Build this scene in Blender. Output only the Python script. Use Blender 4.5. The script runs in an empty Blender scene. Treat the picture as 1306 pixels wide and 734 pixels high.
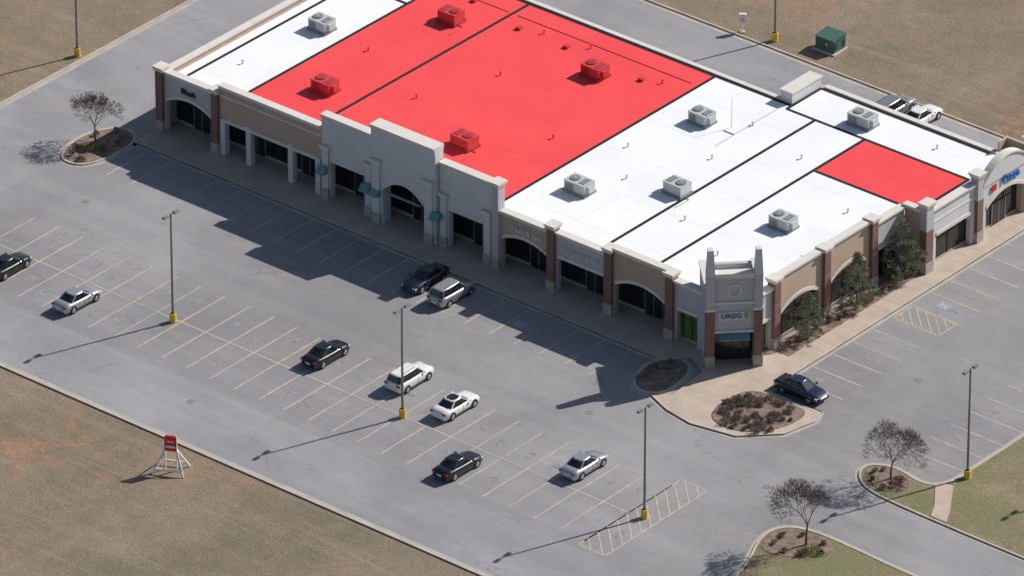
import bpy, math, random
from mathutils import Vector, Matrix
from mathutils.geometry import tessellate_polygon
random.seed(7)
scn=bpy.context.scene
R=math.radians

# ------------------------------------------------------------------ materials
def newmat(name):
    m=bpy.data.materials.new(name); m.use_nodes=True
    nt=m.node_tree; b=nt.nodes["Principled BSDF"]
    return m,nt,b
def N(nt,t,**k):
    n=nt.nodes.new(t)
    for a,v in k.items():
        if a in n.inputs: n.inputs[a].default_value=v
        else: setattr(n,a,v)
    return n
def coords(nt):
    return nt.nodes.new('ShaderNodeTexCoord').outputs['Object']
def noise(nt,co,scale,detail=4,rough=.6,dist=0):
    n=N(nt,'ShaderNodeTexNoise'); n.inputs['Scale'].default_value=scale
    n.inputs['Detail'].default_value=detail; n.inputs['Roughness'].default_value=rough
    n.inputs['Distortion'].default_value=dist
    nt.links.new(co,n.inputs['Vector']); return n.outputs['Fac']
def ramp(nt,fac,p0,p1,c0=(0,0,0,1),c1=(1,1,1,1)):
    r=N(nt,'ShaderNodeValToRGB'); e=r.color_ramp.elements
    e[0].position=p0;e[1].position=p1;e[0].color=c0;e[1].color=c1
    nt.links.new(fac,r.inputs['Fac']); return r.outputs['Color']
def mix(nt,fac,a,b,mode='MIX'):
    n=N(nt,'ShaderNodeMix'); n.data_type='RGBA'; n.blend_type=mode
    def put(s,v):
        if isinstance(v,(tuple,list)): s.default_value=(v[0],v[1],v[2],1)
        elif isinstance(v,(int,float)): s.default_value=v
        else: nt.links.new(v,s)
    put(n.inputs[0],fac); put(n.inputs[6],a); put(n.inputs[7],b)
    return n.outputs[2]
def mul(nt,a,k):
    return mix(nt,1.0,a,(k,k,k) if isinstance(k,(int,float)) else k,'MULTIPLY')
def bump(nt,b,h,strength,dist=.02):
    n=N(nt,'ShaderNodeBump'); n.inputs['Strength'].default_value=strength; n.inputs['Distance'].default_value=dist
    nt.links.new(h,n.inputs['Height']); nt.links.new(n.outputs[0],b.inputs['Normal'])
def simple(name,col,rough=.8,var=.25,scale=1.2,metal=0,spec=None,fine=12):
    m,nt,b=newmat(name); co=coords(nt)
    n1=noise(nt,co,scale,5); n2=noise(nt,co,fine,3)
    d=tuple(c*(1-var) for c in col); l=tuple(min(1,c*(1+var*.6)) for c in col)
    c=mix(nt,ramp(nt,n1,.3,.7),d,l)
    c=mix(nt,ramp(nt,n2,.3,.7),mul(nt,c,.93),c)
    nt.links.new(c,b.inputs['Base Color']); b.inputs['Roughness'].default_value=rough
    b.inputs['Metallic'].default_value=metal
    if spec is not None: b.inputs['Specular IOR Level'].default_value=spec
    return m

def asphalt_color(nt,co,base):
    d=tuple(c*.84 for c in base); l=tuple(c*1.12 for c in base)
    c=mix(nt,ramp(nt,noise(nt,co,.045,4,.55,.6),.35,.65),d,l)
    c=mix(nt,ramp(nt,noise(nt,co,.35,5,.65,.4),.35,.7),mul(nt,c,.91),c)
    c=mix(nt,ramp(nt,noise(nt,co,1.6,5,.75),.35,.65),mul(nt,c,.94),c)
    c=mix(nt,ramp(nt,noise(nt,co,6,4,.8),.3,.7),mul(nt,c,.88),c)
    mp=N(nt,'ShaderNodeMapping'); mp.inputs['Scale'].default_value=(.03,.55,1)
    nt.links.new(co,mp.inputs['Vector'])
    c=mix(nt,ramp(nt,noise(nt,mp.outputs[0],1,4,.6),.42,.62),mul(nt,c,(.92,.92,.94)),c)
    st=ramp(nt,noise(nt,co,.13,6,.7,.5),.55,.72)
    st2=mix(nt,1.0,st,ramp(nt,noise(nt,co,1.3,4,.7),.40,.66),'MULTIPLY')
    c=mix(nt,mul(nt,st2,.55),c,(.42,.31,.22))
    oi=mix(nt,1.0,ramp(nt,noise(nt,co,.9,3,.5),.64,.74),ramp(nt,noise(nt,co,.12,2),.42,.58),'MULTIPLY')
    c=mix(nt,mul(nt,oi,.35),c,(.12,.12,.12))
    ds=N(nt,'ShaderNodeTexNoise'); ds.inputs['Scale'].default_value=.5; ds.inputs['Detail'].default_value=6
    nt.links.new(co,ds.inputs['Vector'])
    mp=N(nt,'ShaderNodeVectorMath',operation='MULTIPLY_ADD'); mp.inputs[1].default_value=(4,4,4)
    nt.links.new(ds.outputs['Color'],mp.inputs[0]); nt.links.new(co,mp.inputs[2])
    v=N(nt,'ShaderNodeTexVoronoi'); v.feature='DISTANCE_TO_EDGE'; v.inputs['Scale'].default_value=.075
    nt.links.new(mp.outputs[0],v.inputs['Vector'])
    cr=ramp(nt,v.outputs['Distance'],.002,.007,(1,1,1,1),(0,0,0,1))
    cm=mix(nt,1.0,cr,ramp(nt,noise(nt,co,.06,3),.50,.60),'MULTIPLY')
    c=mix(nt,mul(nt,cm,.40),c,(.12,.115,.11))
    return c
ASPH=(.350,.338,.342)
def mk_asphalt(name,base):
    m,nt,b=newmat(name); co=coords(nt)
    c=asphalt_color(nt,co,base); nt.links.new(c,b.inputs['Base Color'])
    b.inputs['Roughness'].default_value=.95; b.inputs['Specular IOR Level'].default_value=.2
    bump(nt,b,noise(nt,co,9,4,.8),.4,.02)
    return m
M_ASPH=mk_asphalt('asphalt',ASPH)
M_ROAD=mk_asphalt('asphalt_lane',(.375,.368,.378))
def mk_paint(name,col,wear=(.30,.62)):
    m,nt,b=newmat(name); co=coords(nt)
    a=mix(nt,ramp(nt,noise(nt,co,.35,5),.35,.7),tuple(c*.82 for c in ASPH),tuple(c*.96 for c in ASPH))
    w=ramp(nt,noise(nt,co,1.6,7,.8),wear[0],wear[1])
    w=mix(nt,1.0,w,ramp(nt,noise(nt,co,.11,3),.30,.58,(.25,.25,.25,1),(.9,.9,.9,1)),'MULTIPLY')
    nt.links.new(mix(nt,w,a,col),b.inputs['Base Color']); b.inputs['Roughness'].default_value=.85
    return m
M_YEL=mk_paint('worn_yellow_paint',(.66,.50,.28),(.32,.62))
M_WHT=mk_paint('worn_white_paint',(.6,.6,.6))
M_BLU=mk_paint('worn_blue_paint',(.22,.34,.45),(.35,.75))
m,nt,b=newmat('oil_stain'); co=coords(nt)
c=mix(nt,ramp(nt,noise(nt,co,2.2,6,.8),.42,.60),ASPH,tuple(x*.55 for x in ASPH)); nt.links.new(mul(nt,c,.92),b.inputs['Base Color']); b.inputs['Roughness'].default_value=.8
M_OIL=m

def mk_grass(name,dry,olive,soilamt=.0,green=None):
    m,nt,b=newmat(name); co=coords(nt)
    c=mix(nt,ramp(nt,noise(nt,co,.055,6,.65,.8),.36,.64),olive,dry)
    c=mix(nt,ramp(nt,noise(nt,co,.6,6,.75,.3),.30,.72),mul(nt,c,(.74,.73,.71)),c)
    c=mix(nt,ramp(nt,noise(nt,co,4.5,5,.85),.32,.68),mul(nt,c,(.58,.58,.56)),mul(nt,c,(1.18,1.17,1.14)))
    mp=N(nt,'ShaderNodeMapping'); mp.inputs['Scale'].default_value=(.05,.7,1); mp.inputs['Rotation'].default_value=(0,0,.05)
    nt.links.new(co,mp.inputs['Vector'])
    tr=ramp(nt,noise(nt,mp.outputs[0],1.0,4,.65,.8),.52,.72)
    c=mix(nt,mul(nt,tr,.28),c,tuple(x*1.2 for x in dry))
    if soilamt>0:
        s=mix(nt,1.0,ramp(nt,noise(nt,co,.2,7,.8,1.2),.48,.62),ramp(nt,noise(nt,co,.035,2),.42,.54),'MULTIPLY')
        s=mix(nt,1.0,s,ramp(nt,noise(nt,co,1.8,4,.8),.38,.6),'MULTIPLY')
        c=mix(nt,mul(nt,s,soilamt),c,(.48,.25,.16))
    if green:
        c=mix(nt,ramp(nt,noise(nt,co,.2,4),.45,.6),c,mix(nt,ramp(nt,noise(nt,co,4,4,.8),.3,.7),tuple(x*.7 for x in green),green))
    nt.links.new(c,b.inputs['Base Color']); b.inputs['Roughness'].default_value=1; b.inputs['Specular IOR Level'].default_value=.1
    bump(nt,b,noise(nt,co,3.5,6,.85),.9,.15)
    return m
M_GRASS=mk_grass('dormant_grass',(.385,.312,.235),(.285,.240,.172),.85)
M_LAWN=mk_grass('lawn_grass',(.38,.32,.21),(.30,.27,.165),.15,(.27,.265,.14))
M_CONC=simple('kerb_concrete',(.52,.46,.385),.9,.22,.5)
M_GUT=simple('gutter_concrete',(.44,.40,.35),.9,.2,.4)
M_WALK=simple('sidewalk_concrete',(.50,.405,.325),.9,.16,.5)
M_MULCH=simple('mulch',(.24,.175,.135),1,.5,1.6,fine=6)
M_GREY=simple('stucco_grey',(.49,.48,.49),.9,.08,.6)
M_LIGHT=simple('stucco_light',(.62,.62,.625),.9,.07,.6)
M_TAN=simple('stucco_tan',(.49,.37,.285),.9,.10,.6)
M_CREAM=simple('cornice_cream',(.68,.64,.58),.85,.08,.8)
M_TEAL=simple('teal_metal',(.12,.25,.27),.5,.1)
M_DARK=simple('dark_metal',(.035,.033,.033),.5,.1)
M_POLE=simple('pole_bronze',(.22,.205,.19),.5,.1)
M_YB=simple('yellow_base_paint',(.75,.52,.06),.7,.15,3)
M_GREEN=simple('transformer_green',(.06,.14,.11),.55,.1)
M_HV=simple('hvac_grey',(.50,.53,.52),.5,.1,2)
M_HVD=simple('hvac_grille',(.22,.24,.24),.5,.1,2)
M_HVR=simple('hvac_red',(.60,.05,.05),.6,.15,2)
M_HVRD=simple('hvac_grille_red',(.40,.03,.032),.6,.15,2)
M_WHITEP=simple('white_painted',(.78,.78,.76),.6,.06)
M_FADE=simple('faded_letters',(.56,.57,.60),.6,.06)
M_REDP=simple('red_painted',(.62,.02,.04),.5,.08)
M_BLUEP=simple('blue_painted',(.03,.16,.50),.5,.08)
M_GREENP=simple('green_painted',(.12,.45,.08),.5,.08)
M_STONE=simple('stone_base',(.42,.38,.33),.95,.25,2.5)
def mk_brick():
    m,nt,b=newmat('brick'); co=coords(nt)
    t=N(nt,'ShaderNodeTexBrick'); t.inputs['Scale'].default_value=3.2
    t.inputs['Color1'].default_value=(.27,.14,.11,1);t.inputs['Color2'].default_value=(.18,.09,.075,1)
    t.inputs['Mortar'].default_value=(.3,.27,.24,1);t.inputs['Mortar Size'].default_value=.012
    mp=N(nt,'ShaderNodeMapping'); mp.inputs['Rotation'].default_value=(R(90),0,R(45))
    nt.links.new(co,mp.inputs['Vector']); nt.links.new(mp.outputs[0],t.inputs['Vector'])
    c=mix(nt,ramp(nt,noise(nt,co,1.5,4),.3,.7),mul(nt,t.outputs['Color'],.8),t.outputs['Color'])
    nt.links.new(c,b.inputs['Base Color']); b.inputs['Roughness'].default_value=.9
    return m
M_BRICK=mk_brick()
def mk_roof(name,col,col2):
    m,nt,b=newmat(name); co=coords(nt)
    c=mix(nt,ramp(nt,noise(nt,co,.18,5,.65),.35,.68),col2,col)
    w=N(nt,'ShaderNodeTexBrick'); w.inputs['Scale'].default_value=.1
    w.inputs['Color1'].default_value=(1,1,1,1);w.inputs['Color2'].default_value=(.975,.975,.975,1);w.inputs['Mortar'].default_value=(.84,.84,.84,1)
    w.inputs['Mortar Size'].default_value=.0035; w.inputs['Brick Width'].default_value=1.9;w.inputs['Row Height'].default_value=.6
    nt.links.new(co,w.inputs['Vector'])
    c=mix(nt,1.0,c,w.outputs['Color'],'MULTIPLY')
    c=mix(nt,mul(nt,ramp(nt,noise(nt,co,.6,6,.8,.6),.58,.72),.35),c,mul(nt,c,.80))
    nt.links.new(c,b.inputs['Base Color']); b.inputs['Roughness'].default_value=.7
    return m
M_RW=mk_roof('white_roof_membrane',(.87,.88,.885),(.80,.81,.82))
M_RR=mk_roof('red_roof_membrane',(.88,.066,.072),(.80,.052,.058))
M_LINE=simple('black_seam',(.006,.006,.006),.8,.1)
def mk_glass(name,col=(.012,.014,.016),r=.12):
    m,nt,b=newmat(name); co=coords(nt)
    nt.links.new(mix(nt,ramp(nt,noise(nt,co,.8,3),.35,.65),col,tuple(c*2.2 for c in col)),b.inputs['Base Color'])
    b.inputs['Roughness'].default_value=r; return m
M_GLASS=mk_glass('storefront_glass')
M_GLASSG=mk_glass('green_glass',(.06,.11,.02),.3)  # corner shop windows: dark glass with a green base colour
M_CG=mk_glass('car_glass',(.012,.015,.018),.08)
M_TIRE=simple('tyre_rubber',(.018,.018,.018),.9,.1)
M_RIM=simple('alloy_rim',(.45,.45,.46),.35,.1,metal=.6)
M_HL=simple('headlamp',(.75,.75,.72),.15,.05)
M_TL=simple('tail_lamp',(.35,.01,.01),.25,.05)
M_PLAST=simple('black_plastic',(.03,.03,.03),.6,.1)
def carpaint(name,col,metal=.3):
    m,nt,b=newmat(name); co=coords(nt)
    nt.links.new(mix(nt,ramp(nt,noise(nt,co,3,3),.3,.7),tuple(c*.9 for c in col),col),b.inputs['Base Color'])
    b.inputs['Metallic'].default_value=metal; b.inputs['Roughness'].default_value=.32
    b.inputs['Coat Weight'].default_value=.7; b.inputs['Coat Roughness'].default_value=.06
    return m
def mk_leaf(name,a,bb,sc=1.4):
    m,nt,b=newmat(name); co=coords(nt)
    c=mix(nt,ramp(nt,noise(nt,co,sc,4,.7),.35,.65),a,bb)
    nt.links.new(c,b.inputs['Base Color']); b.inputs['Roughness'].default_value=.8; b.inputs['Specular IOR Level'].default_value=.2
    t=N(nt,'ShaderNodeBsdfTranslucent'); nt.links.new(c,t.inputs['Color'])
    mx=N(nt,'ShaderNodeMixShader'); mx.inputs[0].default_value=.35
    nt.links.new(b.outputs[0],mx.inputs[1]); nt.links.new(t.outputs[0],mx.inputs[2])
    nt.links.new(mx.outputs[0],nt.nodes['Material Output'].inputs['Surface'])
    return m
M_BARK=simple('bark',(.13,.10,.085),1,.3,3)
M_TWIG=simple('twigs',(.16,.115,.105),1,.25,3)
M_EVG=mk_leaf('evergreen_leaves',(.15,.18,.10),(.36,.38,.25))
M_SHRUB=mk_leaf('green_shrub_leaves',(.12,.15,.025),(.36,.34,.08),2.5)
M_DRY=mk_leaf('dry_shrub_twigs',(.24,.18,.15),(.46,.38,.32),1.1)
M_RSH=mk_leaf('reddish_shrub_leaves',(.24,.12,.10),(.38,.24,.20),1.3)

# ------------------------------------------------------------------ mesh builder
class MB:
    def __init__(s,T=None): s.v=[];s.f=[];s.m=[];s.sm=[];s.mats=[];s.T=T
    def mi(s,mat):
        if mat not in s.mats: s.mats.append(mat)
        return s.mats.index(mat)
    def add(s,vs,fs,mat,smooth=False):
        o=len(s.v); T=s.T
        for p in vs: s.v.append(tuple(T(*p)) if T else tuple(p))
        k=s.mi(mat)
        for f in fs: s.f.append([o+i for i in f]); s.m.append(k); s.sm.append(smooth)
    def box(s,x0,x1,y0,y1,z0,z1,mat):
        s.hexa([(x0,y0,z0),(x1,y0,z0),(x1,y1,z0),(x0,y1,z0),(x0,y0,z1),(x1,y0,z1),(x1,y1,z1),(x0,y1,z1)],mat)
    def hexa(s,p,mat):
        s.add(p,[(0,3,2,1),(4,5,6,7),(0,1,5,4),(1,2,6,5),(2,3,7,6),(3,0,4,7)],mat)
    def prism(s,poly,z0,z1,mat,side=None):
        n=len(poly)
        tri=tessellate_polygon([[Vector((p[0],p[1],0)) for p in poly]])
        area=sum(poly[i][0]*poly[(i+1)%n][1]-poly[(i+1)%n][0]*poly[i][1] for i in range(n))
        if area<0: poly=poly[::-1]; tri=tessellate_polygon([[Vector((p[0],p[1],0)) for p in poly]])
        def up(t):
            a,b,c=[poly[i] for i in t]
            cr=(b[0]-a[0])*(c[1]-a[1])-(b[1]-a[1])*(c[0]-a[0])
            return t if cr>0 else t[::-1]
        s.add([(p[0],p[1],z1) for p in poly],[up(tuple(t)) for t in tri],mat)
        if z0<z1:
            s.add([(p[0],p[1],z0) for p in poly]+[(p[0],p[1],z1) for p in poly],[(i,(i+1)%n,n+(i+1)%n,n+i) for i in range(n)],side or mat)
    def tube(s,p0,p1,r0,r1,n,mat,caps=True,smooth=True):
        p0=Vector(p0);p1=Vector(p1);d=(p1-p0)
        if d.length<1e-6: return
        d.normalize(); a=d.orthogonal().normalized(); b=d.cross(a)
        vs=[]
        for p,r in((p0,r0),(p1,r1)):
            for i in range(n):
                t=2*math.pi*i/n; vs.append(p+a*math.cos(t)*r+b*math.sin(t)*r)
        s.add(vs,[(i,(i+1)%n,n+(i+1)%n,n+i) for i in range(n)],mat,smooth)
        if caps:
            s.add(vs,[tuple(range(n))[::-1],tuple(range(n,2*n))],mat)
    def loft(s,rings,mat,smooth=True,closed=True,caps=True):
        n=len(rings[0]);vs=[p for r in rings for p in r];fs=[]
        for k in range(len(rings)-1):
            for i in range(n if closed else n-1):
                j=(i+1)%n; fs.append((k*n+i,k*n+j,(k+1)*n+j,(k+1)*n+i))
        s.add(vs,fs,mat,smooth)
        if caps: s.add(rings[0]+rings[-1],[tuple(range(n))[::-1],tuple(range(n,2*n))],mat)
    def obj(s,name,parent=None,loc=(0,0,0),rot=0,recalc=False,bevel=0):
        me=bpy.data.meshes.new(name); me.from_pydata(s.v,[],s.f)
        for m in s.mats: me.materials.append(m)
        me.polygons.foreach_set('material_index',s.m); me.polygons.foreach_set('use_smooth',s.sm)
        me.update()
        if recalc:
            import bmesh
            bm=bmesh.new(); bm.from_mesh(me)
            bmesh.ops.recalc_face_normals(bm,faces=bm.faces); bm.to_mesh(me); bm.free()
        o=bpy.data.objects.new(name,me); scn.collection.objects.link(o)
        o.location=loc; o.rotation_euler=(0,0,rot)
        if parent: o.parent=parent
        return o
def empty(name,loc=(0,0,0),rot=0):
    e=bpy.data.objects.new(name,None); e.empty_display_size=.5; scn.collection.objects.link(e)
    e.location=loc; e.rotation_euler=(0,0,rot); return e
def chaikin(poly,it=2,closed=True):
    for _ in range(it):
        out=[];n=len(poly)
        rng=range(n) if closed else range(n-1)
        if not closed: out.append(poly[0])
        for i in rng:
            a=poly[i];b=poly[(i+1)%n]
            out.append((a[0]*.75+b[0]*.25,a[1]*.75+b[1]*.25)); out.append((a[0]*.25+b[0]*.75,a[1]*.25+b[1]*.75))
        if not closed: out.append(poly[-1])
        poly=out
    return poly
def offset(poly,d,closed=True):
    n=len(poly);out=[]
    for i in range(n):
        p=Vector(poly[i]); a=Vector(poly[i-1]) if (closed or i>0) else None; b=Vector(poly[(i+1)%n]) if (closed or i<n-1) else None
        d1=(p-a).normalized() if a is not None else None; d2=(b-p).normalized() if b is not None else None
        if d1 is None:d1=d2
        if d2 is None:d2=d1
        n1=Vector((-d1.y,d1.x));n2=Vector((-d2.y,d2.x)); m=(n1+n2)
        m=m.normalized() if m.length>1e-6 else n1
        k=max(.5,m.dot(n1)); q=p+m*(d/k); out.append((q.x,q.y))
    return out
def band(mb,poly,o0,o1,z0,z1,mat,closed=True):
    A=offset(poly,o0,closed);B=offset(poly,o1,closed);n=len(A)
    for i in range(n if closed else n-1):
        j=(i+1)%n
        vs=[(*A[i],z1),(*A[j],z1),(*B[j],z1),(*B[i],z1),(*A[i],z0),(*A[j],z0),(*B[j],z0),(*B[i],z0)]
        mb.add(vs,[(0,1,2,3)] if z0==z1 else [(0,1,2,3),(4,5,1,0),(3,2,6,7)],mat)
def ccw(poly):
    n=len(poly);a=sum(poly[i][0]*poly[(i+1)%n][1]-poly[(i+1)%n][0]*poly[i][1] for i in range(n))
    return poly if a>0 else poly[::-1]

# ------------------------------------------------------------------ ground
g=MB(); g.add([(-1500,-1500,0),(1500,-1500,0),(1500,1500,0),(-1500,1500,0)],[(0,1,2,3)],M_GRASS); g.obj('ground_grass')
XL,XR,YF,YB=-77.7,150,-37.8,48.6
g=MB(); g.prism([(XL,YF),(XR,YF),(XR,YB),(XL,YB)],.004,.004,M_ASPH); g.obj('parking_lot_asphalt')
g=MB()
g.prism([(XL+.6,YF+.6),(-66.8,YF+.6),(-66.8,YB-.6),(XL+.6,YB-.6)],.008,.008,M_ROAD)
g.prism([(-66.8,YF+.6),(XR,YF+.6),(XR,-29.6),(-66.8,-29.6)],.008,.008,M_ROAD)
g.prism([(-66.8,38.95),(XR,38.95),(XR,YB-.6),(-66.8,YB-.6)],.008,.008,M_ROAD)
g.obj('road_lanes')
k=MB()
per=ccw([(XL,YF),(XR,YF),(XR,YB),(XL,YB)])
band(k,per,0,-.18,0,.13,M_CONC); band(k,per,.55,0,.012,.012,M_GUT)
k.obj('kerb')

def island(name,poly,topmat,it=2,kw=.18,topz=.10,gutter=.35):
    p=ccw(chaikin(poly,it) if it else poly)
    mb=MB(); mb.prism(offset(p,kw),topz,topz,topmat); band(mb,p,kw,0,0,.14,M_CONC)
    if gutter: band(mb,p,0,-gutter,.013,.013,M_GUT)
    return mb.obj(name)
island('planting_island',[(-67.2,-7.6),(-68.2,-5),(-68.0,-2),(-66.3,.3),(-63.9,-.6),(-63.4,-3.5),(-64.0,-7.0),(-65.5,-8.0)],M_MULCH)
island('planting_bed',[(-3.3,-6.3),(-4.6,-2.4),(-2.9,.2),(-.5,-1.0),(.1,-5.2),(-1.2,-6.6)],M_MULCH)
lawnR=[(20.3,-5.4),(20.2,-3.6),(22.5,-2.6),(25.6,-3.4),(27.3,-2.4),(27.4,2),(27.4,40),(27.4,48.3),(90,48.3),(90,-7.2),(60,-7.4),(38,-7.6),(27,-7.5),(22.5,-7.2)]
island('lawn',lawnR,M_LAWN,2)
lawnB=[(20.6,-19.0),(20.6,-16.6),(22.3,-15.2),(26,-15.0),(34,-15.5),(90,-15.5),(90,-37.2),(40,-37.2),(27,-37),(24,-30),(22.3,-22.5)]
island('lawn',lawnB,M_LAWN,2)
b=MB()
b.prism(chaikin([(20.8,-5.2),(20.7,-3.9),(22.6,-3.1),(24.9,-3.7),(25.3,-5.6),(23.5,-6.7)],2),.10,.14,M_MULCH)
b.prism(chaikin([(21.0,-18.8),(21.0,-16.8),(22.6,-15.7),(26,-15.6),(27,-17.6),(24.5,-19.8),(22,-20.4)],2),.10,.14,M_MULCH)
b.obj('mulch_bed')
b=MB(); b.prism([(26.4,-2.6),(27.9,-2.1),(30.2,-5.6),(31.0,-7.15),(29.4,-7.15),(28.6,-5.6)],.11,.15,M_WALK); b.obj('drainage_flume')

# sidewalks
sw=[(-63.9,4.2),(-63.9,-1.4),(-3.6,-1.4),(-2.2,.6),(.2,-.6),(.6,-5.2),(-.6,-6.6),(1.8,-7.6),(4.7,-8.1),(9,-7.3),(11.9,-4.4),(12.6,-1.2),(12.0,.3),(6.4,.35),(6.4,46),(2.1,46),(2.1,4.2)]
mb=MB(); mb.prism(ccw(sw),0,.13,M_WALK,M_CONC)
for pl in ([(-63.9,-1.4),(-4.4,-1.4)],[(-.6,-6.6),(1.8,-7.6),(4.7,-8.1),(9,-7.3),(11.9,-4.4),(12.6,-1.2),(12.0,.3),(6.4,.35),(6.4,46)]):
    band(mb,pl,.17,0,.05,.142,M_CONC,False); band(mb,pl,0,-.35,.013,.013,M_GUT,False)
mb.obj('sidewalk')
mb=MB()
for i in range(30): mb.box(4.35,6.2,.9+i*1.5,.93+i*1.5,.132,.136,M_GUT)
for i in range(38): mb.box(-63+i*1.6,-62.97+i*1.6,-1.2,2,.132,.136,M_GUT)
mb.obj('sidewalk_joints')
bedp=chaikin([(5.2,-.1),(4.6,-3),(5.0,-6.0),(7.3,-7.0),(9.8,-6.0),(11.3,-3.6),(11.5,-1.0),(10.6,-.1)],2)
mb=MB(); mb.prism(bedp,.13,.19,M_MULCH); mb.prism([(2.25,6),(4.25,6),(4.25,24.4),(2.25,24.4)],.13,.18,M_MULCH); mb.obj('mulch_bed')

# markings
mk=MB(); Z=.013
def line(x0,y0,x1,y1,w=.15,mat=M_YEL,z=Z):
    d=Vector((x1-x0,y1-y0)).normalized(); n=Vector((-d.y,d.x))*w/2
    mk.add([(x0-n.x,y0-n.y,z),(x1-n.x,y1-n.y,z),(x1+n.x,y1+n.y,z),(x0+n.x,y0+n.y,z)],[(0,1,2,3)],mat)
S=2.74
rnd=random.Random(31)
x=9.8; xs=[]
while x>-64:
    line(x,-28.2+rnd.uniform(-.1,.1),x+rnd.uniform(-.05,.05),-16.8+rnd.uniform(-.1,.1),.15); xs.append(x); x-=S
line(-64,-22.5,9.8,-22.5,.15,M_YEL,Z+.004)
x=-7.0
while x>-62:
    line(x,-7.2,x,-1.8); x-=S
def hatch(x0,y0,x1,y1,step=1.25):
    line(x0,y0,x1,y0);line(x0,y1,x1,y1);line(x0,y0,x0,y1);line(x1,y0,x1,y1)
    t=y0+step; w=x1-x0
    while t<y1+w:
        a=(x0,t);b_=(x1,t-w)
        if a[1]>y1: a=(x0+(a[1]-y1),y1)
        if b_[1]<y0: b_=(x1-(y0-b_[1]),y0)
        if b_[0]>a[0]+.1: line(a[0],a[1],b_[0],b_[1],.13,M_YEL,Z+.004)
        t+=step
hatch(9.8,-29.0,12.6,-15.6)
hatch(7.0,17.0,11.8,19.6,1.0)
for i in range(16):
    yy=.6+i*2.74
    if 16.5<yy<20: continue
    line(6.8,yy,12.0,yy)
for i in range(17):
    yy=.4+i*2.74; line(21.4,yy,27.0,yy)
for (hx,hy) in ((-17.0,-4.3),(9,21.4)):
    mk.box(hx-.6,hx+.6,hy-.6,hy+.6,Z,Z+.002,M_BLU)
    line(hx-.3,hy-.35,hx-.3,hy+.4,.14,M_WHT,Z+.006);line(hx-.3,hy,hx+.3,hy,.14,M_WHT,Z+.008);line(hx+.3,hy,hx+.4,hy-.45,.14,M_WHT,Z+.010)
mk.obj('parking_markings')
ol=MB()
def blob(x,y,rx,ry,z):
    n=14; p=[]
    for i in range(n):
        t=2*math.pi*i/n; k=rnd.uniform(.55,1.15); p.append((x+rx*k*math.cos(t),y+ry*k*math.sin(t)))
    ol.prism(chaikin(p,1),z,z,M_OIL)
for i,xx in enumerate(xs):
    for yy in (-25.4,-19.6):
        if rnd.random()<.75: blob(xx+S/2+rnd.uniform(-.25,.25),yy+rnd.uniform(-1.2,1.2),rnd.uniform(.25,.5),rnd.uniform(.4,1.1),.0095+rnd.uniform(0,.001))
for i in range(16):
    if rnd.random()<.6: blob(rnd.uniform(8,10.5),.6+1.37+i*2.74,rnd.uniform(.4,1.0),rnd.uniform(.25,.45),.0095)
    if rnd.random()<.6: blob(rnd.uniform(23,25.5),.4+1.37+i*2.74,rnd.uniform(.4,1.0),rnd.uniform(.25,.45),.0095)
ol.obj('oil_stains')

# ------------------------------------------------------------------ building
B=empty('strip_mall_building')
def TF(s,d,z): return (s,2.0-d,z)      # front facade
def TW(s,d,z): return (2.2+d,s,z)      # wing facade
def TD(s,d,z): return (4.4+d,s,z)      # pizza store facade
def wallseg(T,name,s0,s1,top,mat,so,s1o,spring,rise,proj=0,thick=.5,corn=.38,cmat=M_CREAM,trim=True,gable=0,ztrim=None):
    mb=MB(T); n=16; d0=proj-thick;d1=proj
    zt=top-corn
    def arc(s):
        u=(s-so)/(s1o-so)*2-1
        return spring+rise*(1-u*u)
    def topz(s):
        if gable:
            u=(s-s0)/(s1-s0)*2-1; return zt+gable*max(0,1-u*u)
        return zt
    mb.box(s0,so,d0,d1,.12,zt,mat); mb.box(s1o,s1,d0,d1,.12,zt,mat)
    rings=[]
    for i in range(n+1):
        s=so+(s1o-so)*i/n; a=arc(s) if rise else spring
        rings.append([(s,d0,a),(s,d1,a),(s,d1,zt),(s,d0,zt)])
    mb.loft(rings,mat,False)
    rings=[];rings2=[]
    for i in range(n+1):
        s=s0+(s1-s0)*i/n; zz=topz(s)
        rings.append([(s,d0-.06,zt if gable else zz),(s,d1+.10,zt if gable else zz),(s,d1+.10,zz+corn*.55),(s,d0-.06,zz+corn*.55)])
        rings2.append([(s,d0-.10,zz+corn*.55),(s,d1+.20,zz+corn*.55),(s,d1+.20,zz+corn),(s,d0-.10,zz+corn)])
    mb.loft(rings,mat if gable else cmat,False); mb.loft(rings2,cmat,False)
    if trim:
        rings=[]
        for i in range(n+1):
            s=so+(s1o-so)*i/n; a=arc(s) if rise else spring
            rings.append([(s,d1-.02,a-.05),(s,d1+.07,a-.05),(s,d1+.07,a+.28),(s,d1-.02,a+.28)])
        mb.loft(rings,cmat,False)
    if ztrim: mb.box(s0+.02,s1-.02,d1,d1+.05,ztrim,ztrim+.18,cmat)
    return mb.obj(name,B,recalc=True)
def pil(T,name,s0,s1,top,mat,proj=.35,d0=.0,base=True,cap=True,up=None):
    mb=MB(T)
    z=.12
    if base: mb.box(s0-.06,s1+.06,d0-.5,d0+proj+.06,.12,1.15,M_STONE); z=1.15
    if up:
        mb.box(s0,s1,d0-.5,d0+proj,z,up,mat); mb.box(s0+.002,s1-.002,d0-.5,d0+proj-.01,up,top-.4,M_GREY)
    else: mb.box(s0,s1,d0-.5,d0+proj,z,top-.4,mat)
    if cap:
        mb.box(s0-.10,s1+.10,d0-.6,d0+proj+.10,top-.4,top-.18,M_CREAM); mb.box(s0-.18,s1+.18,d0-.68,d0+proj+.18,top-.18,top,M_CREAM)
    else: mb.box(s0,s1,d0-.5,d0+proj,top-.4,top,mat)
    return mb.obj(name,B,recalc=True)
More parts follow.
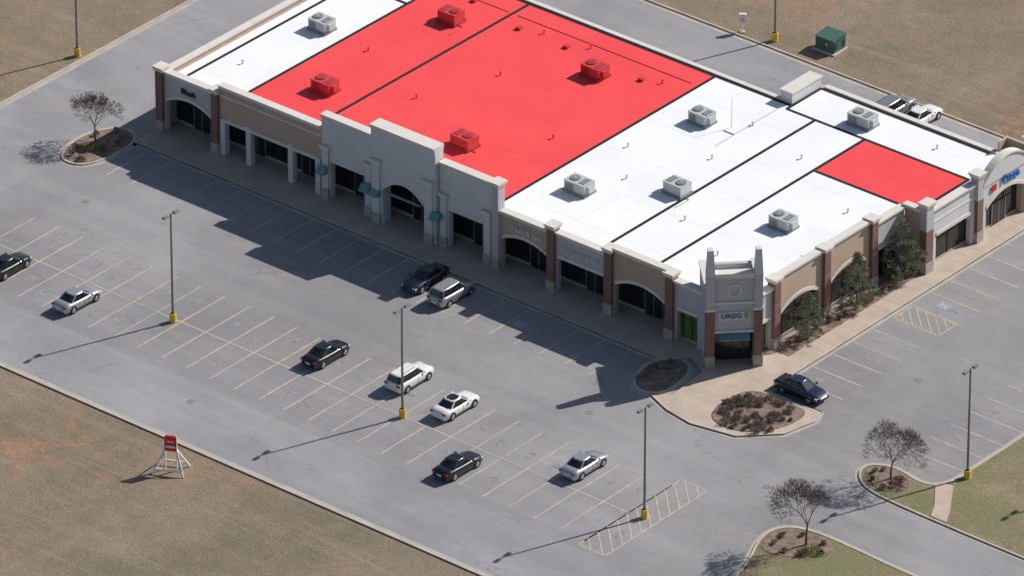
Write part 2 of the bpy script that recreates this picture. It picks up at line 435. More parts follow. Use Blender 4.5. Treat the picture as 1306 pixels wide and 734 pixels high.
def shopfront(T,name,s0,s1,d,glass=M_GLASS,top=3.1,step=1.3,wall=M_TAN,ztop=4.9,door=True):
    mb=MB(T)
    mb.box(s0,s1,d-.12,d,.35,top,glass); mb.box(s0,s1,d-.16,d+.04,.13,.35,M_STONE)
    mb.box(s0,s1,d-.3,d+.02,top,ztop,wall)
    n=max(1,int((s1-s0)/step))
    for i in range(n+1):
        s=s0+(s1-s0)*i/n; mb.box(s-.04,s+.04,d,d+.06,.35,top,M_DARK)
    mb.box(s0,s1,d,d+.05,2.25,2.33,M_DARK)
    if door:
        c=(s0+s1)/2; mb.box(c-.95,c+.95,d+.06,d+.09,.14,2.3,M_GLASS); mb.box(c-.03,c+.03,d+.09,d+.13,.14,2.3,M_RIM)
        mb.box(c-1.0,c-.93,d+.06,d+.12,.14,2.35,M_RIM); mb.box(c+.93,c+1.0,d+.06,d+.12,.14,2.35,M_RIM)
    return mb.obj(name,B,recalc=True)

wallseg(TF,'facade_wall_A',-63.1,-57.3,6.15,M_GREY,-62.9,-57.5,3.2,.8)
wallseg(TF,'facade_wall_B',-56.6,-44.75,7.0,M_TAN,-56.2,-45.1,3.45,0,ztrim=5.9)
wallseg(TF,'facade_wall_C',-44.6,-38.6,8.35,M_LIGHT,-43.6,-39.7,3.9,0,.1,.6,ztrim=5.6)
wallseg(TF,'facade_wall_D',-38.5,-31.2,9.7,M_LIGHT,-37.2,-32.5,3.6,1.2,.6,1.1,.45,ztrim=6.6)
wallseg(TF,'facade_wall_E',-31.1,-25.1,8.35,M_LIGHT,-30.1,-26.2,3.9,0,.1,.6,ztrim=5.6)
wallseg(TF,'facade_wall_F',-24.3,-18.95,5.9,M_TAN,-24.2,-19.1,3.2,.65)
wallseg(TF,'facade_wall_G',-18.15,-12.6,5.95,M_GREY,-18.0,-12.8,3.5,0)
wallseg(TF,'facade_wall_H',-11.8,-5.9,6.7,M_TAN,-11.6,-6.1,3.2,.8)
wallseg(TF,'facade_wall_I',-5.1,-2.0,5.95,M_GREY,-4.8,-2.6,3.2,0)
pil(TF,'pilaster_1',-63.9,-63.1,6.5,M_BRICK)
pil(TF,'pilaster_2',-57.3,-56.6,6.5,M_BRICK)
for i,s in enumerate((-53.2,-48.3)): pil(TF,'column_%d'%i,s-.28,s+.28,3.9,M_LIGHT,.08,cap=False,base=False)
for i,s in enumerate((-56.2,-45.1)): pil(TF,'column_b%d'%i,s-.28,s+.28,3.7,M_LIGHT,.12,cap=False,base=False)
for i,s in enumerate((-44.1,-39.15,-30.6,-25.65)): pil(TF,'column_c%d'%i,s-.36,s+.36,5.4,M_LIGHT,.22,.1)
for i,s in enumerate((-37.85,-31.85)): pil(TF,'column_d%d'%i,s-.42,s+.42,6.4,M_LIGHT,.22,.6)
pil(TF,'pilaster_3',-25.05,-24.3,8.6,M_GREY,.4,up=5.2)
pil(TF,'pilaster_4',-18.95,-18.15,6.6,M_BRICK)
pil(TF,'pilaster_5',-12.6,-11.8,6.6,M_BRICK)
pil(TF,'pilaster_6',-5.9,-5.1,6.6,M_BRICK)
for i,(a,b_) in enumerate(((-63.7,-57),(-57,-50.8),(-50.8,-44.6),(-44.6,-38.5),(-38.5,-31.2),(-31.2,-24.7),(-24.7,-18.5),(-18.5,-12.2),(-12.2,-5.5))):
    shopfront(TF,'storefront_%d'%i,a,b_-.01,-2.0,wall=M_BRICK)
shopfront(TF,'storefront_corner',-5.5,-2.6,-.55,M_GLASSG,3.1,.8,door=False)
mb=MB(); mb.box(-63.6,-5.5,2.5,4.0,4.3,4.45,M_GREY)
for s in (-39.0,-31.0,-37.9,-44.0):
    mb.hexa([(s-.5,.75,2.9),(s+.5,.75,2.9),(s+.5,1.35,2.9),(s-.5,1.35,2.9),(s-.5,1.2,3.5),(s+.5,1.2,3.5),(s+.5,1.35,3.5),(s-.5,1.35,3.5)],M_TEAL)
mb.tube((-36.9,1.2,3.55),(-32.8,1.2,3.55),.12,.12,8,M_TEAL)
mb.obj('canopy_soffit',B)
mb=MB()
mb.box(-63.5,2.0,2.5,34.3,4.6,4.98,M_GREY)
mb.box(-17.6,4.0,34.3,38.6,4.6,4.98,M_GREY)
mb.box(2.0,4.1,24.8,34.3,4.6,4.97,M_GREY); mb.box(1.6,4.1,38.6,40.0,4.6,4.98,M_GREY)
mb.obj('roof_structure',B)
mb=MB()
def rr(x0,x1,y0,y1,m,z=4.986): mb.prism([(x0,y0),(x1,y0),(x1,y1),(x0,y1)],z,z,m)
Y0,Y1=2.5,34.1
rr(-63.4,-62.3,Y0,Y1,M_RW);rr(-62.3,-56.1,Y0,Y1,M_RW); rr(-56.1,-47.6,Y0,Y1,M_RR); rr(-47.6,-26.2,Y0,Y1,M_RR); rr(-26.2,-14.4,Y0,Y1,M_RW)
rr(-14.4,-8.8,Y0,Y1,M_RW)
rr(-8.8,2.0,Y0,26.1,M_RW); rr(-8.8,2.6,26.1,33.4,M_RR); rr(-8.8,2.6,33.4,34.1,M_RW); rr(-17.5,4.0,34.1,38.4,M_RW); rr(2.6,4.1,24.9,34.1,M_RW); rr(1.6,4.1,38.4,40,M_RW)
mb.obj('roof_membrane',B)
mb=MB()
def rl(x0,y0,x1,y1,w=.34,z=4.992):
    d=Vector((x1-x0,y1-y0)).normalized(); n=Vector((-d.y,d.x))*w/2
    mb.prism([(x0-n.x,y0-n.y),(x1-n.x,y1-n.y),(x1+n.x,y1+n.y),(x0+n.x,y0+n.y)],z,z,M_LINE)
for X in (-62.3,-56.1,-47.6,-26.2,-14.4,-8.9): rl(X,2.5,X,33.9 if X<-20 else 33.4)
for z_,l in ((4.996,(-62.3,34,-17.6,34)),(4.998,(-17.6,33.3,2.6,33.3)),(5.0,(-17.6,33.3,-17.6,38.3)),(5.002,(-17.6,38.2,1.0,38.2)),(5.004,(-8.9,26.0,1.9,26.0)),(5.006,(2.5,26.2,2.5,33.3)),(5.008,(-62.3,27.0,-56.1,27.0))):
    rl(*l,z=z_)
mb.obj('roof_seams',B)
mb=MB()
mb.box(-63.9,-63.5,2.5,34.3,.05,5.55,M_TAN); mb.box(-64.0,-63.35,2.5,34.5,5.55,5.75,M_CREAM)
mb.box(-63.5,-17.6,34.3,34.6,.05,5.0,M_TAN); mb.box(-63.35,-19.0,34.22,34.7,5.0,5.10,M_CREAM)
mb.box(-19.0,-17.75,34.25,38.4,5.0,6.0,M_LIGHT); mb.box(-19.1,-17.65,34.15,38.5,6.0,6.15,M_CREAM)
mb.box(-17.6,4.4,38.6,38.9,.05,4.97,M_TAN); mb.box(-17.45,1.6,38.45,39.0,5.0,5.12,M_CREAM)
mb.box(-19,-17.6,34.6,38.9,.05,4.99,M_TAN)
mb.box(1.6,4.1,40.0,40.3,.05,6.0,M_TAN); mb.box(1.4,1.6,38.9,40.3,.05,6.0,M_TAN)
mb.obj('rear_walls',B,recalc=True)
wallseg(TW,'wing_wall_A',4.0,6.1,6.1,M_GREY,4.3,5.9,3.1,0,)
wallseg(TW,'wing_wall_B',6.9,13.0,6.75,M_TAN,7.3,12.6,3.0,.8)
wallseg(TW,'wing_wall_C',13.8,19.6,6.75,M_TAN,14.2,19.2,3.0,.8)
wallseg(TW,'wing_wall_D',20.4,24.5,6.1,M_GREY,20.9,24.0,3.3,0)
pil(TW,'wing_pilaster_1',6.1,6.9,6.9,M_BRICK); pil(TW,'wing_pilaster_2',13.0,13.8,6.9,M_BRICK); pil(TW,'wing_pilaster_3',19.6,20.4,6.9,M_BRICK)
for i,(a,b_,gm) in enumerate(((3.9,6.5,M_GLASSG),(6.5,13.4,M_GLASS),(13.4,20,M_GLASS),(20,24.5,M_GLASS))):
    shopfront(TW,'wing_storefront_%d'%i,a,b_-.01,-.55,gm,3.0,1.6,M_TAN,4.9,door=i==3)
mb=MB()
mb.box(2.2,3.95,24.55,25.0,.12,6.0,M_TAN); mb.box(2.05,3.95,24.4,25.1,6.0,6.3,M_CREAM)
mb.obj('return_wall',B,recalc=True)
pil(TD,'pizza_pilaster_1',24.5,25.5,7.0,M_BRICK,.25,up=4.3)
wallseg(TD,'pizza_wall_A',25.5,31.7,6.0,M_LIGHT,26.2,31.2,3.2,0,ztrim=4.6)
pil(TD,'pizza_pilaster_2',31.7,32.5,6.9,M_BRICK,.35,up=4.3)
wallseg(TD,'pizza_wall_B',32.5,39.4,5.6,M_LIGHT,33.1,38.9,2.9,1.0,.2,gable=1.7)
pil(TD,'pizza_pilaster_3',39.4,40.2,7.2,M_BRICK,.35,up=4.3)
for i,(a,b_) in enumerate(((25.3,32),(32,39.8))): shopfront(TD,'pizza_storefront_%d'%i,a,b_-.01,-.6,M_GLASS,3.0,1.4,M_GREY,4.9,door=i==1)
def text(name,body,size,loc,rotz,mat,ex=.05):
    c=bpy.data.curves.new(name,'FONT'); c.body=body; c.size=size; c.extrude=ex; c.align_x='CENTER'; c.align_y='CENTER'
    o=bpy.data.objects.new(name,c); scn.collection.objects.link(o); c.materials.append(mat)
    o.location=loc; o.rotation_euler=(R(90),0,rotz); o.parent=B; return o
text('sign_letters_left','Blush',.8,(-60.2,1.9,4.85),0,M_DARK)
text('sign_letters_nails','Nails & Spa',.7,(-21.4,1.9,4.65),0,M_WHITEP)
text('sign_letters_fitness','ANYTIME FITNESS',.5,(-15.4,1.9,4.6),0,M_WHITEP)
text('sign_letters_pizza',"Pizza",1.25,(4.72,36.5,4.85),R(90),M_BLUEP)
mb=MB(TD); mb.box(33.75,34.35,.28,.36,4.35,4.95,M_REDP); mb.obj('pizza_sign_panel',B,recalc=True)
# ---- corner tower (square, turned 45 degrees)
tw=math.radians(45); cx,cy=-.05,3.35; hw=2.42
def TT(s,d,z):
    ax=(math.cos(tw),math.sin(tw)); nx=(math.sin(tw),-math.cos(tw))
    return (cx+ax[0]*s+nx[0]*d,cy+ax[1]*s+nx[1]*d,z)
mb=MB(TT)
H=9.2
mb.box(-hw+.75,hw-.75,hw-.5,hw-.1,3.4,H-.5,M_GREY)
mb.box(-hw+.75,hw-.75,hw-.6,hw+.02,H-.5,H-.2,M_CREAM); mb.box(-hw+.75,hw-.75,hw-.7,hw+.12,H-.2,H,M_CREAM)
mb.box(-hw+.75,hw-.75,hw-.1,hw+.02,6.2,6.4,M_CREAM); mb.box(-hw+.75,hw-.75,hw-.1,hw+.02,3.4,3.65,M_CREAM)
for sg in (-1,1):
    a,b_=(sg*hw,sg*(hw-.75)); a,b_=min(a,b_),max(a,b_)
    mb.box(a-.05,b_+.05,hw-.85,hw+.16,.12,1.2,M_STONE)
    mb.box(a,b_,hw-.8,hw+.1,1.2,5.6,M_BRICK); mb.box(a-.06,b_+.06,hw-.86,hw+.16,5.6,5.85,M_CREAM)
    mb.box(a+.01,b_-.01,hw-.79,hw+.09,5.85,9.0,M_GREY)
    p=[(a,hw-.8,9.0),(b_,hw-.8,9.0),(b_,hw+.1,9.0),(a,hw+.1,9.0),(a+.14,hw-.7,11.4),(b_-.14,hw-.7,11.4),(b_-.14,hw-.05,11.4),(a+.14,hw-.05,11.4)]
    mb.hexa(p,M_LIGHT)
    x0,x1=(a,a+.4) if sg<0 else (b_-.4,b_)
    mb.box(x0,x1,-hw,hw-.81,.12,7.6,M_GREY)
    mb.box(x0-.1,x1+.1,-hw-.1,hw-.82,7.6,7.85,M_CREAM)
mb.box(-hw+.4,hw-.4,-hw,-hw+.4,.12,7.6,M_GREY); mb.box(-hw+.5,hw-.5,-hw+.4,hw-.5,6.9,7.1,M_RW)
mb.box(-hw+.75,hw-.75,hw-1.4,hw-1.3,.13,3.4,M_GLASS)
mb.box(-.95,.95,hw-1.3,hw-1.22,.13,2.5,M_DARK); mb.box(-.85,-.04,hw-1.22,hw-1.18,.25,2.4,M_GLASS); mb.box(.04,.85,hw-1.22,hw-1.18,.25,2.4,M_GLASS)
mb.box(-1.0,1.0,hw-1.21,hw-1.16,2.5,2.62,M_RIM)
mb.hexa([(-1.3,hw-.1,3.2),(1.3,hw-.1,3.2),(1.3,hw+.6,2.95),(-1.3,hw+.6,2.95),(-1.3,hw-.1,3.35),(1.3,hw-.1,3.35),(1.3,hw+.6,3.05),(-1.3,hw+.6,3.05)],M_TEAL)
for i in range(24):
    t0=2*math.pi*i/24;t1=2*math.pi*(i+1)/24
    q=[]
    for d in(hw-.1,hw+.0):
        for (r_,t) in((.62,t0),(.62,t1),(.5,t1),(.5,t0)): q.append((r_*math.cos(t),d,7.5+r_*math.sin(t)))
    mb.hexa(q,M_CREAM)
mb.box(-1.35,1.35,hw-.1,hw+.02,4.65,5.45,M_FADE)
mb.obj('corner_tower',B,recalc=True)
p=TT(-.25,hw+.07,5.05); text('sign_letters_urgent','URGO',.62,p,tw,M_GREEN,.03)
mb=MB(TT); mb.box(.85,1.2,hw+.02,hw+.08,4.8,5.35,M_GREENP); mb.obj('tower_sign_badge',B,recalc=True)

# ---- rooftop units
def hvac(x,y,red,sx=2.1,sy=1.5,rot=0,hh=1.1):
    a,b_=(M_HVR,M_HVRD) if red else (M_HV,M_HVD)
    mb=MB(); mb.box(-sx/2-.1,sx/2+.1,-sy/2-.1,sy/2+.1,0,.25,b_); mb.box(-sx/2,sx/2,-sy/2,sy/2,.25,hh,a)
    mb.box(-sx/2-.03,sx/2+.03,-sy/2-.03,sy/2+.03,hh,hh+.05,a)
    mb.tube((-.45,0,hh+.05),(-.45,0,hh+.13),.48,.48,16,b_); mb.tube((-.45,0,hh+.13),(-.45,0,hh+.15),.4,.4,16,M_HVRD if red else M_HVD)
    mb.tube((-.45,0,hh+.15),(-.45,0,hh+.19),.12,.12,8,a)
    for i in range(4): mb.box(-sx/2+.15,-.1,-sy/2-.05,-sy/2,.35+i*.16,.43+i*.16,b_)
    mb.box(sx/2,sx/2+.3,-.4,.4,.4,hh-.15,a); mb.box(.3,.9,-.5,.5,hh+.05,hh+.09,b_)
    mb.tube((-sx/2-.6,.3,.06),(-sx/2,.3,.06),.04,.04,6,b_); mb.tube((-sx/2-.6,.3,0),(-sx/2-.6,2.2,.05),.03,.03,6,b_)
    mb.obj('rooftop_hvac_unit',B,(x,y,4.99),rot)
for i,(x,y,rd) in enumerate(((-58.8,18.4,0),(-50.9,27.0,1),(-51.1,9.9,1),(-34.5,27.3,1),(-35.1,10,1),(-21.8,26.6,0),(-22.2,10.1,0),(-15.5,15.3,0),(-10.7,35.3,0),(-4.7,16.4,0))):
    hvac(x,y,rd,rot=random.uniform(-.04,.04)+(math.pi if i%3==1 else 0),sx=random.uniform(1.9,2.3))
mb=MB()
for (x,y) in ((-60,9),(-53,18),(-44,14),(-41,22),(-30,16),(-29,30),(-24,19),(-18,29),(-17,22),(-12,12),(-11,27),(-6,9),(-2,22),(0,13),(-3,36),(-38,31),(-43,30.5),(-20.5,14.5)):
    rdm=M_HVR if -56<x<-26 else M_HV
    mb.tube((x,y,4.99),(x,y,5.3),.07,.07,8,rdm); mb.tube((x,y,5.3),(x,y,5.36),.12,.12,8,rdm)
mb.box(-18.2,-18.14,24,33,5.0,5.07,M_HV); mb.box(-19.4,-18.2,26.6,26.66,5.0,5.07,M_HV)
mb.tube((-19.2,27.5,5.0),(-19.2,27.5,8.0),.03,.02,6,M_HV)
for (x,y) in ((-52,31),(-45.5,29.5),(-40,29.5),(-31,29)): mb.box(x,x+.5,y,y+.5,5.0,5.25,M_HVR)
for (x0,x1,y) in ((-47,-27,31.6),(-55.5,-48,31.6)): mb.box(x0,x1,y,y+.05,5.0,5.04,M_HVR)
mb.obj('roof_vents',B)

# ------------------------------------------------------------------ lamps
def lamp(x,y,rot=0,h=10.6):
    mb=MB(); mb.tube((0,0,0),(0,0,.85),.30,.30,14,M_YB,smooth=True); mb.tube((0,0,.85),(0,0,.89),.2,.2,10,M_DARK)
    mb.tube((0,0,.87),(0,0,h),.115,.08,8,M_POLE)
    for sg in (-1,1):
        mb.tube((0,0,h-.15),(sg*.5,0,h-.1),.035,.035,6,M_POLE)
        mb.hexa([(sg*.35,-.18,h-.18),(sg*.98,-.18,h-.18),(sg*.98,.18,h-.18),(sg*.35,.18,h-.18),(sg*.4,-.13,h),(sg*.94,-.13,h),(sg*.94,.13,h),(sg*.4,.13,h)],M_POLE)
    mb.box(-.17,.17,-.17,.17,.852,.875,M_DARK)
    mb.obj('parking_lot_lamp',None,(x,y,0),rot,recalc=True)
for (x,y) in ((-40.1,-22.9),(-14.6,-22.6),(11.3,-22.3),(28.0,-.3),(-78.6,7.5),(-32,50)): lamp(x,y,R(90))
lamp(39.3,9.3,R(90))

# ------------------------------------------------------------------ cars
def car(x,y,rot,paint,kind='sedan',roofmat=None,name='parked_car'):
    mb=MB(); suv=kind=='suv'
    if suv:
        st=[(-2.38,.42,.85,.72),(-2.28,.28,1.05,.88),(-1.8,.24,1.10,.95),(-.8,.24,1.08,.96),(.2,.24,1.06,.96),(1.0,.24,1.05,.95),(1.6,.25,1.0,.93),(2.1,.28,.90,.89),(2.36,.36,.70,.74)]
        bot=dict(x0=-2.26,x1=1.15,w=.84,z=1.06); top=dict(x0=-2.0,x1=.35,w=.66,z=1.66)
    else:
        st=[(-2.42,.40,.74,.70),(-2.30,.26,.97,.84),(-1.75,.22,1.00,.91),(-1.0,.2,.97,.92),(0,.2,.94,.92),(.95,.2,.93,.91),(1.6,.21,.86,.89),(2.15,.24,.74,.84),(2.40,.34,.56,.68)]
        bot=dict(x0=-1.80,x1=1.12,w=.80,z=.93); top=dict(x0=-1.0,x1=.25,w=.60,z=1.42)
    rings=[]
    for (sx,zb,zt,w) in st:
        h=[(0,zt+.03),(w*.55,zt+.02),(w*.86,zt-.02),(w*.97,zt-.12),(w,zt-.28 if zt-.28>zb+.1 else zb+.12),(w*.98,zb+.1),(w*.9,zb)]
        rings.append([(sx,a,b_) for a,b_ in h]+[(sx,-a,b_) for a,b_ in h[::-1][:-1]])
    mb.loft(rings,paint,True)
    def ring(p,dz=0,sc=1.0):
        x0,x1,w,z=p['x0'],p['x1'],p['w']*sc,p['z']+dz
        c=.22 if not suv else .16
        cx_=(x0+x1)/2; x0=cx_+(x0-cx_)*sc; x1=cx_+(x1-cx_)*sc
        return [(x1,-w*.62,z),(x1,w*.62,z),(x1-c,w*.95,z),((x1*.6+x0*.4),w,z),((x1*.4+x0*.6),w,z),(x0+c,w*.95,z),(x0,w*.62,z),(x0,-w*.62,z),(x0+c,-w*.95,z),((x1*.4+x0*.6),-w,z),((x1*.6+x0*.4),-w,z),(x1-c,-w*.95,z)]
    rb=ring(bot,-.06); rt=ring(top)
    mb.loft([rb,rt],M_CG,False,caps=False)
    rp=roofmat or paint
    mb.loft([ring(top,-.01,1.05),ring(top,.03,1.02),ring(top,.065,.87)],paint,True)
    if roofmat: mb.loft([ring(top,.067,.80),ring(top,.080,.78)],roofmat,False)
    for i in (2,5,8,11):
        mb.tube(rb[i],rt[i],.06,.05,5,paint,smooth=False)
    for sg in(1,-1):
        a=Vector(rb[4 if sg>0 else 9]);b_=Vector(rt[4 if sg>0 else 9]); mb.tube(a,b_,.04,.04,4,M_PLAST)
        yy=st[4][3]
        for wx in (-1.42,1.42):
            mb.tube((wx,sg*(yy-.25),.36),(wx,sg*(yy+.006),.36),.41,.41,18,M_PLAST,smooth=False)
            mb.tube((wx,sg*(yy-.24),.33),(wx,sg*(yy+.03),.33),.33,.33,18,M_TIRE,smooth=False)
            mb.tube((wx,sg*(yy+.02),.33),(wx,sg*(yy+.04),.33),.22,.20,12,M_RIM,smooth=False)
        zf=st[-2][2]-.12; zr=st[1][2]-.15
        mb.hexa([(2.12,sg*.5,zf-.06),(2.30,sg*.5,zf-.06),(2.22,sg*.80,zf-.06),(2.0,sg*.85,zf-.06),(2.12,sg*.5,zf+.1),(2.26,sg*.5,zf+.07),(2.18,sg*.79,zf+.07),(2.0,sg*.835,zf+.1)],M_HL)
        mb.box(-2.39,-2.22,min(sg*.5,sg*.83),max(sg*.5,sg*.83),zr-.08,zr+.09,M_TL)
        mb.box(.72,.9,min(sg*.9,sg*1.07),max(sg*.9,sg*1.07),bot['z']+.0,bot['z']+.13,paint)
        mb.box(-1.05,1.05,min(sg*(yy-.05),sg*(yy+.008)),max(sg*(yy-.05),sg*(yy+.008)),.22,.32,M_PLAST)
        mb.box(-.02,.0,min(sg*(yy-.05),sg*(yy+.005)),max(sg*(yy-.05),sg*(yy+.005)),.35,bot['z']-.12,M_PLAST)
    mb.box(2.30,2.41,-.45,.45,.36,.52,M_PLAST); mb.box(-2.43,-2.36,-.26,.26,.55,.70,M_WHITEP)
    if suv:
        for sg in(1,-1): mb.tube((-1.7,sg*.55,1.75),(.1,sg*.55,1.75),.025,.025,5,M_PLAST)
    return mb.obj(name,None,(x,y,.01),rot,recalc=True)
P_BLK=carpaint('paint_black',(.012,.013,.016)); P_SIL=carpaint('paint_silver',(.48,.49,.50),.6); P_WHT=carpaint('paint_white',(.78,.78,.77),0)
P_NAVY=carpaint('paint_navy',(.012,.02,.055)); P_GRY=carpaint('paint_grey',(.30,.31,.32),.5); P_PUR=carpaint('paint_plum',(.035,.028,.075))
U=R(90)
car(-56.9,-25.4,U+.02,P_BLK); car(-48.4,-25.9,U-.02,P_SIL)
car(-25.9,-19.3,U,P_BLK); car(-17.8,-17.9,U+.02,P_WHT,'suv'); car(-11.9,-18.9,U,P_WHT,roofmat=P_BLK)
car(-5.4,-26.3,U-.02,P_BLK); car(2.6,-19.5,U+.01,P_SIL)
car(-27.7,-4.2,-U,P_PUR); car(-24.4,-4.5,U,P_SIL,'suv'); car(8.9,1.75,0,P_NAVY)
car(-15.3,45.9,U,P_GRY,'suv'); car(-12.5,46.2,U,P_WHT)

# ------------------------------------------------------------------ vegetation
def leafquads(mb,c,rad,n,size,mat,flat=1.0,rnd=random):
    vs=[];fs=[]
    for _ in range(n):
        while True:
            p=Vector((rnd.uniform(-1,1),rnd.uniform(-1,1),rnd.uniform(-1,1)))
            if p.length<=1: break
        p=Vector((p.x*rad,p.y*rad,p.z*rad*flat))+Vector(c)
        a=Vector((rnd.gauss(0,1),rnd.gauss(0,1),rnd.gauss(0,1))).normalized(); b_=a.orthogonal().normalized()
        s=size*rnd.uniform(.6,1.3); o=len(vs)
        vs+= [p-a*s*.5,p+b_*s*.35,p+a*s*.5,p-b_*s*.35]; fs.append((o,o+1,o+2,o+3))
    mb.add(vs,fs,mat)
def bare_tree(x,y,h,name='bare_tree',spread=1.0,seed=1):
    rnd=random.Random(seed); mb=MB()
    def grow(p,d,L,r,dep):
        segs=2 if dep<2 else 1
        for _ in range(segs):
            q=p+d*(L/segs); mb.tube(p,q,r,r*.78,5 if dep<3 else 3,M_BARK if dep<3 else M_TWIG,caps=False); p=q; r*=.78
            d=(d+Vector((rnd.gauss(0,.1),rnd.gauss(0,.1),rnd.gauss(0,.06)))).normalized()
        if dep>=6: return
        k=5 if dep==0 else (4 if rnd.random()<.4 else 3)
        a0=rnd.uniform(0,6.28)
        for i in range(k):
            az=a0+i*6.283/k+rnd.uniform(-.4,.4); tilt=rnd.uniform(.3,.72)*spread
            o=d.orthogonal().normalized(); o2=d.cross(o)
            nd=(d*math.cos(tilt)+(o*math.cos(az)+o2*math.sin(az))*math.sin(tilt)+Vector((0,0,.10))).normalized()
            grow(p,nd,L*rnd.uniform(.62,.82),max(r*.62,.0115),dep+1)
    grow(Vector((0,0,0)),Vector((0,0,1)),h*.26,h*.018,0)
    return mb.obj(name,None,(x,y,.1),rnd.uniform(0,6))
bare_tree(-66.6,-3.4,5.4,seed=3,spread=1.0); bare_tree(23.2,-4.5,6.0,seed=5,spread=1.15); bare_tree(24.3,-17.3,7.4,seed=9,spread=.95)
def evergreen(x,y,h,w,seed):
    rnd=random.Random(seed); mb=MB(); mb.tube((0,0,0),(0,0,h*.85),.11,.03,7,M_BARK)
    nc=130
    for i in range(nc):
        z=rnd.uniform(.10,1.0)
        prof=min(1,(z+.12)/.36)**.8*(1-max(0,z-.34)/.70)**.9
        az=rnd.uniform(0,6.283); lob=1+.18*math.sin(az*3+z*7+seed)
        rr_=w/2*prof*lob*rnd.uniform(.3,1.1)**.5
        c=Vector((rr_*math.cos(az),rr_*math.sin(az),z*h))
        if rnd.random()<.4: mb.tube((0,0,c.z*.8),c,.03,.012,3,M_BARK,caps=False)
        leafquads(mb,c,rnd.uniform(.18,.38),30,.15,M_EVG,.8,rnd)
    return mb.obj('evergreen_tree',None,(x,y,.15))
evergreen(3.7,9.3,4.5,2.7,1); evergreen(3.7,16.0,5.4,3.2,2); evergreen(3.6,22.4,6.2,3.7,3)
def shrubs(name,pts,mats,seed=1):
    rnd=random.Random(seed); mb=MB()
    for (x,y,r_,m) in pts:
        for k in range(int(6+r_*10)):
            az=rnd.uniform(0,6.28); q=r_*rnd.uniform(0,.85)
            c=(x+q*math.cos(az),y+q*math.sin(az),.2+r_*rnd.uniform(.2,.9)*(1-q/r_*.5))
            leafquads(mb,c,r_*.35,26,.13,mats[m],.8,rnd)
        for k in range(10):
            az=rnd.uniform(0,6.28); mb.tube((x,y,.1),(x+r_*.7*math.cos(az),y+r_*.7*math.sin(az),.2+r_*.9),.015,.008,3,M_BARK,caps=False)
    return mb.obj(name)
ms=[M_DRY,M_RSH,M_SHRUB,M_EVG]
rnd=random.Random(4); pts=[]
while len(pts)<58:
    x=rnd.uniform(4.8,11.3);y=rnd.uniform(-6.8,-.3)
    if ((x-8.1)/3.2)**2+((y+3.4)/3.1)**2<.95: pts.append((x,y,rnd.uniform(.25,.62),rnd.choice([0,0,0,0,1])))
shrubs('shrub_bed',pts,ms,2)
shrubs('green_shrub',[(-65.6,-4.9,.75,2),(-65.0,-4.2,.5,2)],ms,3)
shrubs('shrub_bed',[(-66.9,-5.6,.45,0),(-66.4,-6.6,.4,0),(-65.2,-6.9,.4,1),(-67.2,-2.6,.4,0),(-65,-1.6,.45,0),(-64.6,-2.6,.4,1),(-66.2,-1.0,.4,0)],ms,4)
shrubs('green_shrub',[(25.6,-18.2,.75,2),(25.0,-18.7,.55,2),(26.0,-17.7,.45,2)],ms,5)
shrubs('shrub_bed',[(22,-17.5,.4,1),(22.2,-18.8,.35,0),(23.3,-16.4,.35,0),(25.3,-16.4,.35,1),(23.6,-19.3,.3,0)],ms,6)
shrubs('shrub_bed',[(21.6,-4.5,.4,0),(22.2,-5.8,.35,1),(24.2,-4.6,.6,1),(24.4,-5.4,.6,1),(21.9,-3.9,.3,0),(23.7,-6.2,.35,0)],ms,7)
rnd=random.Random(12)
shrubs('shrub_row',[(3.1+rnd.uniform(-.4,.8),6.8+i*.85,rnd.uniform(.3,.55),rnd.choice([1,1,0,3])) for i in range(20)],ms,8)
shrubs('shrub_row',[(-2.6+rnd.uniform(-.7,.7),-1.2-i*.8,.3,rnd.choice([0,3])) for i in range(6)],ms,9)

# ------------------------------------------------------------------ street furniture
mb=MB()
mb.box(-1.25,1.25,-1.05,1.05,0,.15,M_CONC); mb.box(-1.05,1.05,-.85,.85,.15,1.35,M_GREEN)
mb.hexa([(-1.1,-.9,1.35),(1.1,-.9,1.35),(1.1,.9,1.35),(-1.1,.9,1.35),(-1.1,-.9,1.42),(1.1,-.9,1.42),(1.1,.9,1.62),(-1.1,.9,1.62)],M_GREEN)
mb.box(-.02,.02,-.87,-.85,.2,1.3,M_DARK); mb.box(.1,.3,-.9,-.85,.7,.95,M_YB)
for s in(-.6,.6): mb.box(1.05,1.07,s-.2,s+.2,.4,1.1,M_DARK)
mb.obj('electrical_transformer_box',None,(-27.2,52.0,0),recalc=True)
mb=MB()
mb.tube((0,0,0),(0,0,1.3),.06,.06,8,M_WHITEP); mb.box(-.32,.32,-.18,.18,1.0,1.75,M_WHITEP); mb.hexa([(-.36,-.22,1.75),(.36,-.22,1.75),(.36,.22,1.75),(-.36,.22,1.75),(-.3,-.15,1.9),(.3,-.15,1.9),(.3,.15,1.9),(-.3,.15,1.9)],M_WHITEP)
mb.box(-.2,.2,-.2,-.18,1.2,1.55,M_HV); mb.box(-.25,.25,-.25,.25,0,.12,M_CONC)
mb.obj('utility_meter_pedestal',None,(-35.3,49.4,0),R(40),recalc=True)
mb=MB()
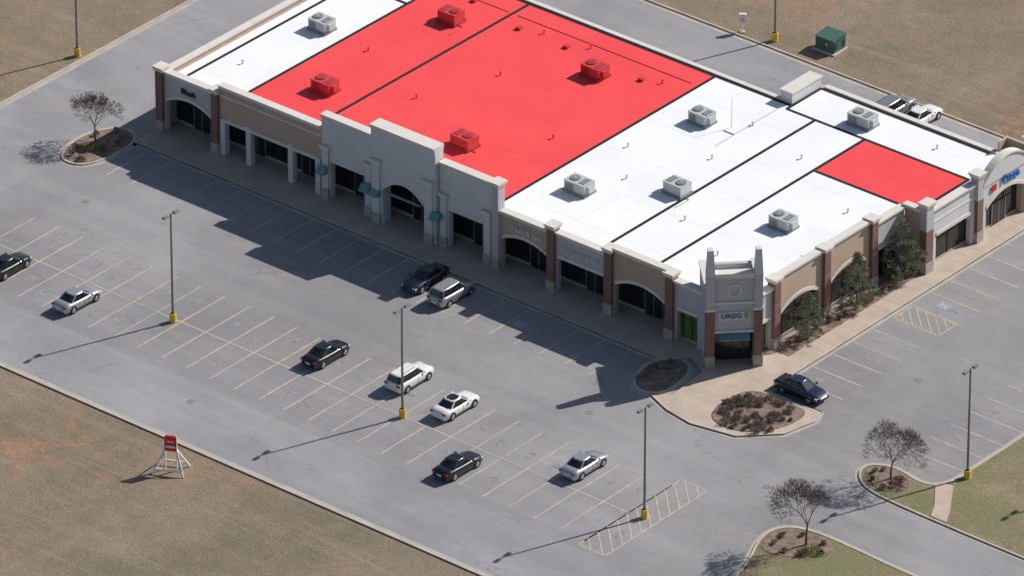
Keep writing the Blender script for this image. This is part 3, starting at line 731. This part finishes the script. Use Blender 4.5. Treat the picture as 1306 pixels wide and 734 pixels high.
for sg in(-1,1):
    mb.box(sg*.50-.05,sg*.50+.05,-.05,.05,0,3.3,M_WHITEP)
    for dy in(-1,1):
        mb.tube((sg*.50,0,2.1),(sg*1.35,dy*1.0,.02),.07,.07,4,M_WHITEP,smooth=False)
    mb.hexa([(sg*.55,-.1,1.3),(sg*.85,-.2,1.2),(sg*1.30,-.75,.35),(sg*1.05,-.75,.35),(sg*.55,-.05,1.6),(sg*.75,-.15,1.5),(sg*1.2,-.7,.65),(sg*.95,-.7,.65)],M_WHITEP)
mb.box(-.50,.50,-.11,-.05,1.9,3.3,M_REDP); mb.box(-.50,.50,.05,.11,1.9,3.3,M_REDP)
mb.box(-.4,.4,-.115,-.11,2.2,2.4,M_WHITEP); mb.box(-.3,.3,-.115,-.11,2.75,2.85,M_WHITEP)
mb.box(-1.2,1.2,-.86,-.78,.35,.50,M_WHITEP); mb.box(-1.2,1.2,.78,.86,.35,.50,M_WHITEP)
mb.obj('real_estate_sign',None,(-23.8,-41.5,0),R(25),recalc=True)
mb=MB()
for (x,y) in ((-30,-32),(-3,-12),(16,-12),(-60,-12),(15,10)):
    mb.tube((x,y,.0),(x,y,.020),.36,.36,20,M_HVD,smooth=False)
mb.obj('manhole_cover')

# ------------------------------------------------------------------ light, sky, camera
sd=Vector((5.15,12.62,10.73))
w=bpy.data.worlds.new('World'); scn.world=w; w.use_nodes=True
nt=w.node_tree; bg=nt.nodes['Background']; sk=nt.nodes.new('ShaderNodeTexSky'); sk.sky_type='NISHITA'; sk.sun_disc=False
sk.sun_elevation=R(38.2); sk.sun_rotation=math.atan2(5.15,12.62)
nt.links.new(sk.outputs[0],bg.inputs[0]); bg.inputs[1].default_value=.08
l=bpy.data.lights.new('sun','SUN'); l.energy=5.0; l.angle=R(.5); l.color=(1,.955,.90)
so=bpy.data.objects.new('sun',l); scn.collection.objects.link(so); so.rotation_euler=(-sd).to_track_quat('-Z','Y').to_euler(); so.location=(0,0,80)
c=bpy.data.cameras.new('camera'); co=bpy.data.objects.new('camera',c); scn.collection.objects.link(co)
c.sensor_width=36; c.lens=11460/1306*36; c.clip_start=1; c.clip_end=5000
co.location=(407.96,-517.18,383.49); co.rotation_euler=(R(90-29.7),0,R(39.7))
scn.camera=co
scn.view_settings.view_transform='Standard'; scn.view_settings.look='None'; scn.view_settings.exposure=0
